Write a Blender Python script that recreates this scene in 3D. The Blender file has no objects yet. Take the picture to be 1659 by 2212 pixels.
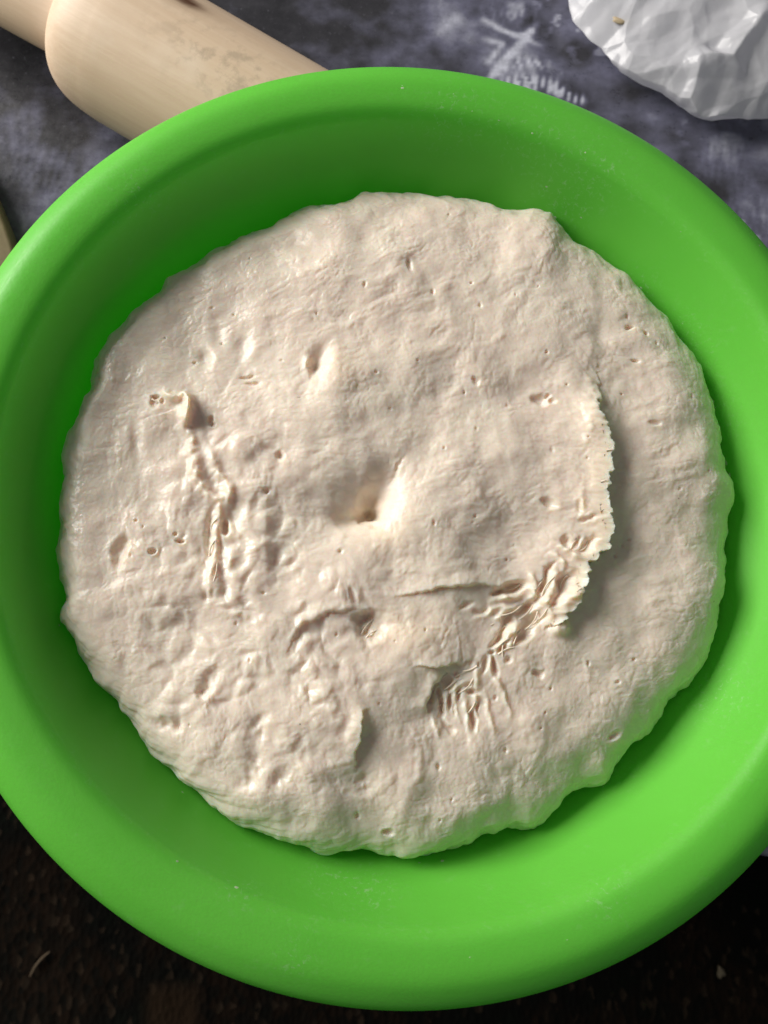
import bpy, math
import numpy as np
from mathutils import Matrix, Vector

sc = bpy.context.scene
col = sc.collection
rng = np.random.default_rng(7)

# ------------------------------------------------------------------ camera
RIM_Z = 0.100                      # bowl rim above the table top (metres)
CAM = np.array([-0.03285, -0.06059, RIM_Z + 0.24140])
PITCH, ROLL, VFOV = math.radians(11.86), math.radians(-5.07), math.radians(62)
cp, sp, cr, sr = math.cos(PITCH), math.sin(PITCH), math.cos(ROLL), math.sin(ROLL)
CAMR = np.array([[cr, 0, sr], [0, 1, 0], [-sr, 0, cr]]) @ np.array([[1, 0, 0], [0, cp, -sp], [0, sp, cp]])
cd = bpy.data.cameras.new("camera")
cam = bpy.data.objects.new("camera", cd); col.objects.link(cam)
m4 = np.eye(4); m4[:3, :3] = CAMR; m4[:3, 3] = CAM
cam.matrix_world = Matrix(m4.tolist())
cd.sensor_fit = 'VERTICAL'; cd.sensor_height = 36.0; cd.sensor_width = 27.0
cd.lens = 18.0 / math.tan(VFOV / 2)
cd.clip_start = 0.01; cd.clip_end = 50
cd.dof.use_dof = True; cd.dof.focus_distance = 0.262; cd.dof.aperture_fstop = 18.0
sc.camera = cam

# ------------------------------------------------------------------ light
w = bpy.data.worlds.new("World"); sc.world = w; w.use_nodes = True
wb = w.node_tree.nodes["Background"]
wb.inputs[0].default_value = (0.97, 0.98, 1.0, 1); wb.inputs[1].default_value = 0.13

def area(name, az, el, dist, size, size_y, power, color, aim=(0, 0, 0.07), spread=180):
    l = bpy.data.lights.new(name, 'AREA'); l.shape = 'RECTANGLE'
    l.size = size; l.size_y = size_y; l.energy = power; l.color = color; l.spread = math.radians(spread)
    o = bpy.data.objects.new(name, l); col.objects.link(o)
    a, e = math.radians(az), math.radians(el)
    o.location = (dist * math.cos(e) * math.cos(a), dist * math.cos(e) * math.sin(a), 0.07 + dist * math.sin(e))
    o.rotation_euler = (Vector(aim) - o.location).to_track_quat('-Z', 'Y').to_euler()
    return o
area("window_light", 151, 25, 1.7, 1.10, 0.82, 49, (1.0, 0.965, 0.915))

sc.view_settings.view_transform = 'Standard'; sc.view_settings.look = 'None'
sc.view_settings.exposure = 0.0; sc.view_settings.gamma = 1.0
sc.cycles.use_denoising = True
sc.cycles.max_bounces = 10; sc.cycles.diffuse_bounces = 6; sc.cycles.transmission_bounces = 8
sc.cycles.caustics_reflective = False; sc.cycles.caustics_refractive = False

# ------------------------------------------------------------------ helpers
def ray(px, py):                   # direction through a point of the 1659 x 2212 view of the photograph
    px = np.asarray(px, float); py = np.asarray(py, float)
    f = 1106.0 / math.tan(VFOV / 2)
    d = np.stack([(px - 829.5) / f, -(py - 1106.0) / f, -np.ones_like(px)], -1)
    return d @ CAMR.T
def on_z(px, py, z):               # where that direction meets the horizontal plane at height z
    d = ray(px, py); t = (z - CAM[2]) / d[..., 2]
    return CAM + t[..., None] * d

_perm = np.random.default_rng(11).permutation(4096)
def _hash(ix, iy, s):
    return _perm[(_perm[(ix + s * 131) & 4095] + iy) & 4095]
_ga = np.linspace(0, 2 * np.pi, 256, endpoint=False)
_gx, _gy = np.cos(_ga), np.sin(_ga)
def perlin(x, y, s=0):
    ix = np.floor(x).astype(np.int64); iy = np.floor(y).astype(np.int64)
    fx = x - ix; fy = y - iy
    u = fx * fx * fx * (fx * (fx * 6 - 15) + 10); v = fy * fy * fy * (fy * (fy * 6 - 15) + 10)
    def g(dx, dy):
        h = _hash(ix + dx, iy + dy, s) & 255
        return _gx[h] * (fx - dx) + _gy[h] * (fy - dy)
    a = g(0, 0); a = a + u * (g(1, 0) - a)
    b = g(0, 1); b = b + u * (g(1, 1) - b)
    return (a + v * (b - a)) * 1.5
def fbm(x, y, s=0, o=4, gain=0.5):
    r = 0; a = 1.0
    for k in range(o):
        r = r + a * perlin(x * 2 ** k + 17.3 * k, y * 2 ** k - 9.1 * k, s + k); a *= gain
    return r
def ridged(x, y, s=0, o=2):
    r = 0; a = 1.0
    for k in range(o):
        r = r + a * (1 - 2 * np.abs(perlin(x * 2 ** k + 5.7 * k, y * 2 ** k, s + k))); a *= 0.5
    return r
def billow(x, y, s=0, o=2, e=0.06):
    r = 0; a = 1.0
    for k in range(o):
        n = perlin(x * 2 ** k + 5.7 * k, y * 2 ** k, s + k); r = r + a * (2 * np.sqrt(n * n + e * e) - 0.6); a *= 0.5
    return r
def worley(x, y, s=0):
    ix = np.floor(x).astype(np.int64); iy = np.floor(y).astype(np.int64)
    f1 = np.full(x.shape, 9.0); f2 = np.full(x.shape, 9.0); cid = np.zeros(x.shape, np.int64)
    for dx in (-1, 0, 1):
        for dy in (-1, 0, 1):
            h = _hash(ix + dx, iy + dy, s); h2 = _hash(ix + dx, iy + dy, s + 5)
            d = np.hypot(ix + dx + h / 4096.0 - x, iy + dy + h2 / 4096.0 - y)
            c = d < f1
            f2 = np.where(c, f1, np.minimum(f2, d)); cid = np.where(c, h, cid); f1 = np.where(c, d, f1)
    return f1, f2, cid
def smooth(a, b, x):
    t = np.clip((x - a) / (b - a), 0, 1); return t * t * (3 - 2 * t)

def mesh_np(name, v, f, mat, smooth_shade=True, parent=None, loc=None):
    me = bpy.data.meshes.new(name)
    v = np.asarray(v, np.float32); f = np.asarray(f, np.int32); k = f.shape[1]
    me.vertices.add(len(v)); me.vertices.foreach_set("co", v.ravel())
    me.loops.add(f.size); me.loops.foreach_set("vertex_index", f.ravel())
    me.polygons.add(len(f)); me.polygons.foreach_set("loop_start", np.arange(0, f.size, k, dtype=np.int32))
    me.update(calc_edges=True)
    if smooth_shade: me.polygons.foreach_set("use_smooth", np.ones(len(f), bool))
    if mat: me.materials.append(mat)
    o = bpy.data.objects.new(name, me); col.objects.link(o)
    if parent: o.parent = parent
    if loc is not None: o.location = loc
    return o
def grid_faces(nu, nv, wrap_v=False):
    i = np.arange(nu - 1)[:, None]; j = np.arange(nv if wrap_v else nv - 1)[None, :]; j2 = (j + 1) % nv
    return np.stack([i * nv + j, (i + 1) * nv + j, (i + 1) * nv + j2, i * nv + j2], -1).reshape(-1, 4)
def attr(o, name, vals):
    a = o.data.attributes.new(name, 'FLOAT', 'POINT'); a.data.foreach_set("value", np.asarray(vals, np.float32).ravel())
def tag(o, label, cat, group=None):
    o["label"] = label; o["category"] = cat
    if group: o["group"] = group
    return o
def lathe(prof, n=256):            # closed profile (r, z) -> verts, faces
    p = np.asarray(prof, float); a = np.linspace(0, 2 * np.pi, n, endpoint=False)
    v = np.stack([p[:, 0:1] * np.cos(a), p[:, 0:1] * np.sin(a), np.repeat(p[:, 1:2], n, 1)], -1)
    fa = grid_faces(len(p), n, True)
    return v.reshape(-1, 3), fa
def catmull(P, n=12):
    P = np.asarray(P, float); Q = np.vstack([2 * P[0] - P[1], P, 2 * P[-1] - P[-2]]); out = []
    t = np.linspace(0, 1, n, endpoint=False)[:, None]
    for i in range(len(P) - 1):
        a, b, c, d = Q[i:i + 4]
        out.append(0.5 * (2 * b + (c - a) * t + (2 * a - 5 * b + 4 * c - d) * t ** 2 + (3 * b - a - 3 * c + d) * t ** 3))
    return np.vstack(out + [P[-1:]])

class NT:                          # tiny node-tree writer
    def __init__(self, name):
        self.m = bpy.data.materials.new(name); self.m.use_nodes = True
        self.t = self.m.node_tree; self.p = self.t.nodes["Principled BSDF"]
        self.out = self.t.nodes["Material Output"]
    def n(self, kind, **kw):
        nd = self.t.nodes.new("ShaderNode" + kind)
        for k, v in kw.items():
            if k.startswith("i_"):
                key = k[2:]; key = int(key) if key.isdigit() else key.replace("_", " ")
                nd.inputs[key].default_value = v
            else: setattr(nd, k, v)
        return nd
    def l(self, a, b): self.t.links.new(a, b)
    def obj(self): return self.n("TexCoord").outputs["Object"]
    def mapping(self, src, scale=(1, 1, 1), rot=(0, 0, 0), loc=(0, 0, 0)):
        mp = self.n("Mapping"); mp.inputs["Scale"].default_value = scale
        mp.inputs["Rotation"].default_value = rot; mp.inputs["Location"].default_value = loc
        self.l(src, mp.inputs["Vector"]); return mp.outputs[0]
    def noise(self, src, scale, detail=4, rough=0.55, dist=0.0):
        nd = self.n("TexNoise"); nd.inputs["Scale"].default_value = scale; nd.inputs["Detail"].default_value = detail
        nd.inputs["Roughness"].default_value = rough; nd.inputs["Distortion"].default_value = dist
        self.l(src, nd.inputs["Vector"]); return nd.outputs["Fac"]
    def ramp(self, src, stops, interp='LINEAR'):
        r = self.n("ValToRGB"); r.color_ramp.interpolation = interp; e = r.color_ramp.elements
        while len(e) < len(stops): e.new(0.5)
        for q, (p, c) in zip(e, stops):
            q.position = p; q.color = (c if hasattr(c, '__len__') else (c, c, c)) + (1,) if hasattr(c, '__len__') else (c, c, c, 1)
        self.l(src, r.inputs[0]); return r.outputs[0]
    def mix(self, fac, a, b, blend='MIX'):
        x = self.n("Mix", data_type='RGBA', blend_type=blend)
        for s, v in ((x.inputs[0], fac), (x.inputs[6], a), (x.inputs[7], b)):
            if hasattr(v, 'is_linked'): self.l(v, s)
            elif hasattr(v, '__len__'): s.default_value = tuple(v) + (1,)
            else: s.default_value = v
        return x.outputs[2]
    def math(self, op, a, b=0.0):
        x = self.n("Math", operation=op)
        for s, v in ((x.inputs[0], a), (x.inputs[1], b)):
            if hasattr(v, 'is_linked'): self.l(v, s)
            else: s.default_value = v
        return x.outputs[0]
    def bump(self, h, strength, dist, prev=None):
        b = self.n("Bump"); b.inputs["Strength"].default_value = strength; b.inputs["Distance"].default_value = dist
        self.l(h, b.inputs["Height"])
        if prev is not None: self.l(prev, b.inputs["Normal"])
        return b.outputs[0]
    def attr(self, name): return self.n("Attribute", attribute_name=name).outputs["Fac"]
    def set(self, **kw):
        for k, v in kw.items():
            s = self.p.inputs[k.replace("_", " ")]
            if hasattr(v, 'is_linked'): self.l(v, s)
            elif hasattr(v, '__len__') and len(v) == 3 and s.type == 'RGBA': s.default_value = tuple(v) + (1,)
            else: s.default_value = v

# ------------------------------------------------------------------ materials
def mat_bowl():
    n = NT("green_plastic"); o = n.obj()
    big = n.noise(o, 22, 3); fine = n.noise(o, 900, 2); scr = n.noise(n.mapping(o, (40, 40, 600)), 6, 4, 0.65)
    c = n.mix(n.ramp(big, [(0.3, 0.0), (0.75, 1.0)]), (0.175, 0.63, 0.068), (0.20, 0.675, 0.082))
    dust = n.ramp(n.noise(o, 150, 6, 0.75), [(0.60, 0.0), (0.82, 0.18)])
    film = n.math('MULTIPLY', n.attr("film"), n.ramp(n.noise(n.mapping(o, (1, 1, 1), (0.4, 0.2, 0.6)), 620, 5, 0.7, 0.8), [(0.55, 0.0), (0.74, 0.60)]))
    c = n.mix(n.math('MAXIMUM', dust, film), c, (0.62, 0.80, 0.52))
    n.set(Base_Color=c, Roughness=n.ramp(scr, [(0.3, 0.34), (0.7, 0.50)]), IOR=1.46)
    nb = n.bump(fine, 0.10, 0.0004, n.bump(scr, 0.06, 0.0006))
    n.set(Normal=nb)
    t = n.n("BsdfTranslucent"); t.inputs[0].default_value = (0.14, 0.95, 0.025, 1)
    m = n.n("MixShader"); m.inputs[0].default_value = 0.37
    n.l(n.p.outputs[0], m.inputs[1]); n.l(t.outputs[0], m.inputs[2]); n.l(m.outputs[0], n.out.inputs[0])
    return n.m
def mat_dough():
    n = NT("risen_dough"); o = n.obj()
    torn = n.attr("torn")
    patch = n.noise(o, 38, 4, 0.6); sm = n.noise(o, 260, 5, 0.65)
    c = n.mix(n.ramp(patch, [(0.32, 0.0), (0.68, 1.0)]), (0.80, 0.685, 0.58), (0.84, 0.75, 0.63))
    c = n.mix(n.ramp(torn, [(0.0, 0.0), (1.0, 0.85)]), c, (0.90, 0.765, 0.59))
    c = n.mix(n.ramp(sm, [(0.35, 0.25), (0.6, 0.0)]), c, (0.68, 0.57, 0.47))
    fl = n.n("TexVoronoi"); fl.inputs["Scale"].default_value = 55; n.l(o, fl.inputs["Vector"])
    spot = n.ramp(fl.outputs["Distance"], [(0.012, 1.0), (0.022, 0.0)])
    c = n.mix(n.math('MULTIPLY', spot, 0.75), c, (0.20, 0.14, 0.09))
    wet = n.noise(o, 30, 3, 0.6)
    n.set(Base_Color=c, Roughness=n.ramp(wet, [(0.42, 0.46), (0.62, 0.25)]), IOR=1.42, Specular_IOR_Level=0.42, Coat_Weight=0.12, Coat_Roughness=0.22)
    n.set(Subsurface_Weight=0.75, Subsurface_Radius=(1.0, 0.60, 0.36), Subsurface_Scale=0.0044)
    b1 = n.bump(n.noise(n.mapping(o, (1, 1.7, 1)), 700, 4, 0.6), 0.20, 0.00030)
    b2 = n.bump(n.noise(o, 260, 4, 0.55, 0.5), 0.22, 0.0007, b1)
    n.set(Normal=b2)
    return n.m
def mat_wood():
    n = NT("pale_wood"); o = n.obj()
    g = n.noise(n.mapping(o, (7, 90, 90)), 3.0, 6, 0.65, 0.4); g2 = n.noise(n.mapping(o, (14, 420, 420)), 2.0, 4, 0.7)
    blot = n.noise(o, 26, 4, 0.6)
    c = n.mix(n.ramp(g, [(0.3, 0.0), (0.72, 1.0)]), (0.65, 0.485, 0.335), (0.72, 0.56, 0.405))
    c = n.mix(n.ramp(g2, [(0.40, 0.12), (0.58, 0.0)]), c, (0.50, 0.36, 0.24))
    c = n.mix(n.ramp(blot, [(0.55, 0.0), (0.75, 0.45)]), c, (0.80, 0.69, 0.56))
    smud = n.math('MULTIPLY', n.attr("smudge"), n.ramp(n.noise(o, 160, 5, 0.65), [(0.48, 0.0), (0.62, 1.0)]))
    c = n.mix(n.math('MULTIPLY', smud, 0.45), c, (0.30, 0.24, 0.17))
    c = n.mix(n.ramp(n.attr("knot"), [(0.0, 0.0), (0.45, 0.55), (0.75, 0.8), (1.0, 1.0)]), c, (0.085, 0.032, 0.012))
    n.set(Base_Color=c, Roughness=0.52, IOR=1.45)
    n.set(Normal=n.bump(g2, 0.12, 0.0006, n.bump(g, 0.08, 0.001)))
    return n.m
def mat_cloth():
    n = NT("slate_oilcloth"); o = n.obj()
    print_sheen = n.attr("print"); ds = n.noise(n.mapping(o, (190, 230, 100)), 1.0, 5, 0.7); sp_ = n.noise(o, 520, 3, 0.7)
    base = n.ramp(print_sheen, [(0.0, (0.012, 0.012, 0.014)), (0.35, (0.042, 0.041, 0.048)), (0.6, (0.16, 0.16, 0.23)), (1.0, (0.62, 0.63, 0.74))])  # bluish upper stops tint the painted reflection along with the pale marks
    c = n.mix(n.ramp(ds, [(0.35, 0.35), (0.65, 0.0)]), base, (0.018, 0.018, 0.020))
    c = n.mix(n.ramp(sp_, [(0.62, 0.0), (0.74, 0.30)]), c, (0.22, 0.22, 0.26))
    n.set(Base_Color=c, Roughness=n.ramp(ds, [(0.3, 0.24), (0.7, 0.40)]), IOR=1.5)
    n.set(Normal=n.bump(sp_, 0.12, 0.0004, n.bump(n.noise(o, 60, 3), 0.10, 0.002)))
    return n.m
def mat_bag():
    n = NT("white_polythene"); o = n.obj()
    wv = n.n("TexNoise"); wv.inputs["Scale"].default_value = 30; n.l(o, wv.inputs["Vector"])
    ad = n.n("VectorMath", operation='MULTIPLY_ADD'); n.l(wv.outputs["Color"], ad.inputs[0]); ad.inputs[1].default_value = (.02, .02, .02); n.l(o, ad.inputs[2])
    def crease(sc_):
        v = n.n("TexVoronoi", feature='DISTANCE_TO_EDGE'); v.inputs["Scale"].default_value = sc_; n.l(ad.outputs[0], v.inputs["Vector"]); return n.ramp(v.outputs["Distance"], [(0.0, 1.0), (0.16, 0.0)])
    n.set(Base_Color=n.mix(n.ramp(n.noise(o, 24, 3), [(0.35, 0.0), (0.7, 1.0)]), (0.72, 0.72, 0.755), (0.80, 0.80, 0.83)), Roughness=0.25, IOR=1.5)
    n.set(Normal=n.bump(n.noise(o, 200, 3), 0.08, 0.001, n.bump(crease(80), 0.10, 0.0010, n.bump(crease(27), 0.34, 0.0022))))
    t = n.n("BsdfTranslucent"); t.inputs[0].default_value = (0.86, 0.86, 0.90, 1)
    m = n.n("MixShader"); m.inputs[0].default_value = 0.45
    n.l(n.p.outputs[0], m.inputs[1]); n.l(t.outputs[0], m.inputs[2]); n.l(m.outputs[0], n.out.inputs[0])
    return n.m
def mat_carpet():
    n = NT("dark_carpet"); o = n.obj()
    v = n.n("TexVoronoi"); v.inputs["Scale"].default_value = 190; n.l(n.mapping(o, (1.2, 0.7, 1)), v.inputs["Vector"])
    patch = n.noise(o, 11, 4, 0.6)
    c = n.ramp(patch, [(0.30, (0.003, 0.006, 0.003)), (0.46, (0.004, 0.004, 0.003)), (0.55, (0.010, 0.006, 0.0035)), (0.75, (0.017, 0.010, 0.006))])
    hsv = n.n("SeparateColor"); n.l(v.outputs["Color"], hsv.inputs[0])
    c = n.mix(n.ramp(hsv.outputs[0], [(0.2, 0.0), (0.9, 0.85)]), c, (0.004, 0.004, 0.003))
    c = n.mix(n.ramp(hsv.outputs[1], [(0.86, 0.0), (0.94, 0.35)]), c, (0.06, 0.04, 0.025))
    c = n.mix(n.math('MULTIPLY', n.attr("motif"), 0.8), c, (0.026, 0.015, 0.008))
    n.set(Base_Color=c, Roughness=0.95, Specular_IOR_Level=0.1)
    n.set(Normal=n.bump(v.outputs["Distance"], 0.5, 0.003))
    return n.m
def mat_plain(name, c, rough=0.6, sss=0.0):
    n = NT(name); o = n.obj(); f = n.noise(o, 300, 4)
    n.set(Base_Color=n.mix(f, tuple(x * 0.85 for x in c), tuple(min(1, x * 1.1) for x in c)), Roughness=rough)
    n.set(Normal=n.bump(f, 0.2, 0.0006))
    return n.m
M_BOWL, M_DOUGH, M_WOOD, M_CLOTH, M_BAG, M_CARPET = mat_bowl(), mat_dough(), mat_wood(), mat_cloth(), mat_bag(), mat_carpet()

# ------------------------------------------------------------------ floor and table
FLOOR = -0.42
gx, gy = np.meshgrid(np.linspace(-1.6, 1.6, 500), np.linspace(-1.6, 1.2, 440), indexing='ij')
f1, f2, cid = worley(gx * 120, gy * 90, 3)
gz = 0.0035 * np.clip(1 - f1 * 1.3, 0, 1) * (0.4 + (cid % 97) / 97.0)
carpet = mesh_np("carpet", np.stack([gx, gy, gz], -1).reshape(-1, 3), grid_faces(*gx.shape), M_CARPET, loc=(0, 0, FLOOR))
mp = on_z(np.array([318, 427, 318]), np.array([2130, 2130, 2215]), FLOOR)
mo = smooth(mp[0, 0] - .003, mp[0, 0] + .003, gx) * (1 - smooth(mp[1, 0] - .003, mp[1, 0] + .003, gx)) * (1 - smooth(mp[0, 1] - .003, mp[0, 1] + .003, gy)) * smooth(-.43, -.40, gy)
attr(carpet, "motif", mo); carpet["kind"] = "structure"

EDGE_Y = -0.0945; TROT = math.radians(-9.5)   # front edge of the table, table turned a little
TW = 0.62
def box(name, x0, x1, y0, y1, z0, z1, mat, parent=None):
    v = [(x, y, z) for x in (x0, x1) for y in (y0, y1) for z in (z0, z1)]
    f = [(0, 1, 3, 2), (4, 6, 7, 5), (0, 4, 5, 1), (2, 3, 7, 6), (0, 2, 6, 4), (1, 5, 7, 3)]
    o = mesh_np(name, v, f, mat, False, parent)
    bv = o.modifiers.new("bevel", 'BEVEL'); bv.width = 0.002; bv.segments = 2
    return o
M_TABLE = mat_plain("dark_table_wood", (0.05, 0.035, 0.025), 0.6)
table = bpy.data.objects.new("table", None); col.objects.link(table)
table["kind"] = "structure"; table.rotation_euler = (0, 0, TROT)
box("table_top", -TW + .004, TW - .004, EDGE_Y + .004, 0.68, -0.026, -0.0015, M_TABLE, table)
for x in (-TW + .05, TW - .09):
    for y in (EDGE_Y + .05, 0.60):
        box("leg", x, x + .04, y, y + .04, FLOOR + .004, -0.027, M_TABLE, table)

# oilcloth sheet with its printed marks: one sheet folded over the front edge
xs = np.linspace(-TW, TW, 760)
ys = np.concatenate([np.linspace(0.684, 0.36, 60, endpoint=False), np.linspace(0.36, 0.02, 420, endpoint=False), np.linspace(0.02, EDGE_Y, 60)])
X, Y = np.meshgrid(xs, ys, indexing='ij'); Z = np.zeros_like(X)
Z += 0.0004 * fbm(X * 18, Y * 18, 2, 3)
ang = np.linspace(0, math.pi / 2, 7)[1:]; fr = 0.004
fy = np.concatenate([EDGE_Y - fr * np.sin(ang), np.full(10, EDGE_Y - fr)])
fz = np.concatenate([-fr + fr * np.cos(ang), -fr - np.linspace(0.006, 0.055, 10)])
X = np.concatenate([X, np.repeat(xs[:, None], len(fy), 1)], 1)
Y = np.concatenate([Y, np.repeat(fy[None], len(xs), 0) + 0.002 * np.sin(xs * 40)[:, None] * np.clip(-fz / .05, 0, 1)], 1)
Z = np.concatenate([Z, np.repeat(fz[None], len(xs), 0) + 0.0 * X[:, :len(fy)]], 1)
X, Y = X * math.cos(TROT) - Y * math.sin(TROT), X * math.sin(TROT) + Y * math.cos(TROT)
V = Y + np.minimum(Z, 0)
# print: cloudy slate, pale feathered streaks, bold crossing strokes, plus painted sheen on the right
print_sheen = 0.39 + 0.20 * fbm(X * 11, V * 11, 5, 4) + 0.17 * fbm(X * 45, V * 50, 8, 4)
print_sheen += 0.10 * smooth(-0.10, 0.12, X) * fbm(X * 14 + 3, V * 14, 15, 2) + 0.17 * smooth(-0.12, 0.10, X) - 0.05 + 0.07 * smooth(0.08, 0.16, X)  # steady rise towards the right: cool reflected light painted into the print
comb = np.clip(0.5 + 0.5 * np.sin((X * 1.0 + 0.05 * V) * 2 * np.pi / 0.0038 + 5.0 * fbm(X * 60, V * 30, 21, 2)) + 0.6 * perlin(X * 260, V * 20, 23), 0, 1)
print_sheen += 0.10 * comb * smooth(0.25, 0.75, fbm(X * 22, V * 16, 31, 3) + 0.05)
flake = smooth(0.30, 0.62, fbm(X * 120, V * 120, 40, 3)) * smooth(0.0, 0.4, fbm(X * 16, V * 16, 44, 2)) * smooth(0.02, 0.10, X)
print_sheen += 0.30 * flake
def pseg(pts, z=0.0):
    p = np.array(pts, float); return on_z(p[:, 0], p[:, 1], z)[:, :2]
def dseg(x, y, P):                 # distance to a polyline, signed side (+ = left of travel) and parameter 0..1
    P = np.asarray(P); L = np.hypot(*np.diff(P, axis=0).T); cum = np.concatenate([[0], np.cumsum(L)])
    best = np.full(x.shape, 1e9); side = np.zeros(x.shape); par = np.zeros(x.shape)
    for i in range(len(P) - 1):
        a, b = P[i], P[i + 1]; d = b - a
        t = np.clip(((x - a[0]) * d[0] + (y - a[1]) * d[1]) / (d @ d), 0, 1)
        rx = x - a[0] - t * d[0]; ry = y - a[1] - t * d[1]; dd = np.hypot(rx, ry); c = dd < best
        best = np.where(c, dd, best); side = np.where(c, np.sign(d[0] * ry - d[1] * rx), side)
        par = np.where(c, (cum[i] + t * L[i]) / cum[-1], par)
    return best, side, par
for pts, wd, amp in [([(1045, 42), (1075, 60), (1110, 76), (1135, 78), (1160, 50)], .0016, .42),
                     ([(1150, 68), (1120, 100), (1075, 150), (1045, 190)], .0019, .46),
                     ([(1045, 85), (1085, 95), (1055, 135)], .0014, .30), ([(1130, 80), (1170, 100)], .0012, .2),
                     ([(1105, 0), (1112, 45)], .0035, .22), ([(1125, 0), (1130, 30)], .002, .25), ([(930, 60), (985, 40), (905, 100)], .003, .14)]:
    d, s_, t_ = dseg(X, V, pseg(pts))
    print_sheen += amp * np.exp(-(d / wd) ** 2) * (0.55 + 0.45 * np.clip(1 + fbm(X * 240, V * 240, 51, 2), 0, 2)) * (0.6 + 0.6 * np.sin(t_ * 3.1))
for pts, wd, amp in [([(1090, 186), (1140, 182), (1190, 192), (1250, 214)], .0026, 1.0), ([(1100, 178), (1150, 175), (1200, 185)], .0032, .45), ([(1085, 152), (1130, 132), (1160, 140)], .0032, .34), ([(1060, 35), (1150, 30)], .005, .12), ([(1170, 140), (1230, 175)], .004, .10)]:
    d, s_, t_ = dseg(X, V, pseg(pts))
    print_sheen += amp * np.exp(-(d / wd) ** 2) * smooth(0.30, 0.85, comb + 0.35 * fbm(X * 200, V * 60, 61, 2))
for pts, wd, amp in [([(1040, 60), (1190, 200)], .020, .10)]:
    d, s_, t_ = dseg(X, V, pseg(pts)); print_sheen += amp * np.exp(-(d / wd) ** 2)
print_sheen = np.clip(print_sheen, 0.02, 1)
cloth = mesh_np("tablecloth", np.stack([X, Y, Z], -1).reshape(-1, 3), grid_faces(*X.shape)[:, ::-1], M_CLOTH)
attr(cloth, "print", print_sheen)
tag(cloth, "dark slate grey oilcloth with scratchy pale printed marks under the bowl", "tablecloth")

# ------------------------------------------------------------------ bowl
inner = [(0.0, 0.0065), (0.040, 0.0066), (0.060, 0.0085), (0.0715, 0.015), (0.0785, 0.027), (0.0845, 0.040), (0.0915, 0.0515),
         (0.0985, 0.0600), (0.1065, 0.0675), (0.1128, 0.0748), (0.1172, 0.0822), (0.1202, 0.0885), (0.1222, 0.0938), (0.1234, 0.0966), (0.1257, 0.0987), (0.1294, 0.0997), (0.1342, 0.1000),
         (0.1380, 0.0990), (0.1423, 0.0962), (0.1446, 0.0920), (0.1450, 0.0885)]
outer = [(0.1440, 0.0872), (0.1431, 0.0885), (0.1424, 0.0915), (0.1400, 0.0946), (0.1355, 0.0966), (0.1312, 0.0966), (0.1274, 0.0942), (0.1245, 0.0912),
         (0.1220, 0.0875), (0.1189, 0.0808), (0.1143, 0.0735), (0.1079, 0.0661), (0.0999, 0.0586), (0.0936, 0.0495), (0.0866, 0.0380), (0.0805, 0.0250), (0.0755, 0.0120), (0.0740, 0.0024), (0.0715, 0.0010),
         (0.0690, 0.0024), (0.0660, 0.0040), (0.0, 0.0042)]
prof = np.vstack([catmull(inner, 7), catmull(outer, 7)])
prof[:, 0] = np.maximum(prof[:, 0], 1e-5)
v, fa = lathe(prof, 320)
bowl = mesh_np("bowl", v, fa, M_BOWL)
tag(bowl, "bright green plastic mixing bowl with thick rolled rim holding dough", "bowl")
film = np.zeros(len(v))
for px, py, sx in [(800, 1922, .006), (750, 1915, .005), (700, 1908, .004), (1190, 415, .006), (1240, 440, .005), (1300, 700, .005), (640, 2072, .004), (1300, 1640, .008), (1380, 620, .005), (1480, 740, .007), (1545, 900, .006), (980, 250, .008), (1150, 300, .008), (1290, 370, .008), (1560, 1500, .007), (520, 1920, .004), (1320, 1945, .004), (300, 420, .006)]:
    d = ray(np.array([px]), np.array([py]))[0]; t = np.linspace(.15, .5, 1200); P = CAM + t[:, None] * d
    k = np.argmin(np.abs(np.interp(np.hypot(P[:, 0], P[:, 1]), prof[:120, 0], prof[:120, 1]) - P[:, 2])); film += np.exp(-((v - P[k]) ** 2).sum(1) / (2 * sx * sx))
film += 0.30 * np.exp(-((np.hypot(v[:, 0], v[:, 1]) - .1235) / .002) ** 2) * (v[:, 2] > .085)
attr(bowl, "film", np.clip(film, 0, 1))
inn = catmull(inner[:14], 12)      # inner wall table: height -> radius
def wall_r(z): return np.interp(z, inn[:, 1], inn[:, 0])
def wall_z(r): return np.interp(r, inn[:, 0], inn[:, 1])

# ------------------------------------------------------------------ concentric disc grid
def disc(n):
    a = np.linspace(-1, 1, n); A, B = np.meshgrid(a, a, indexing='ij')
    rho = np.maximum(np.abs(A), np.abs(B)); c = np.abs(A) >= np.abs(B)
    with np.errstate(divide='ignore', invalid='ignore'):
        th = np.where(c, np.where(A >= 0, 0, np.pi) + np.pi / 4 * np.where(A == 0, 0, B / A),
                      np.where(B >= 0, np.pi / 2, 3 * np.pi / 2) - np.pi / 4 * np.where(B == 0, 0, A / B))
    return rho, np.where(rho == 0, 0, th)
def periodic(th, tab_t, tab_v):
    return np.interp(np.mod(th, 2 * np.pi), np.concatenate([tab_t - 2 * np.pi, tab_t, tab_t + 2 * np.pi]), np.tile(tab_v, 3))

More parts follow.
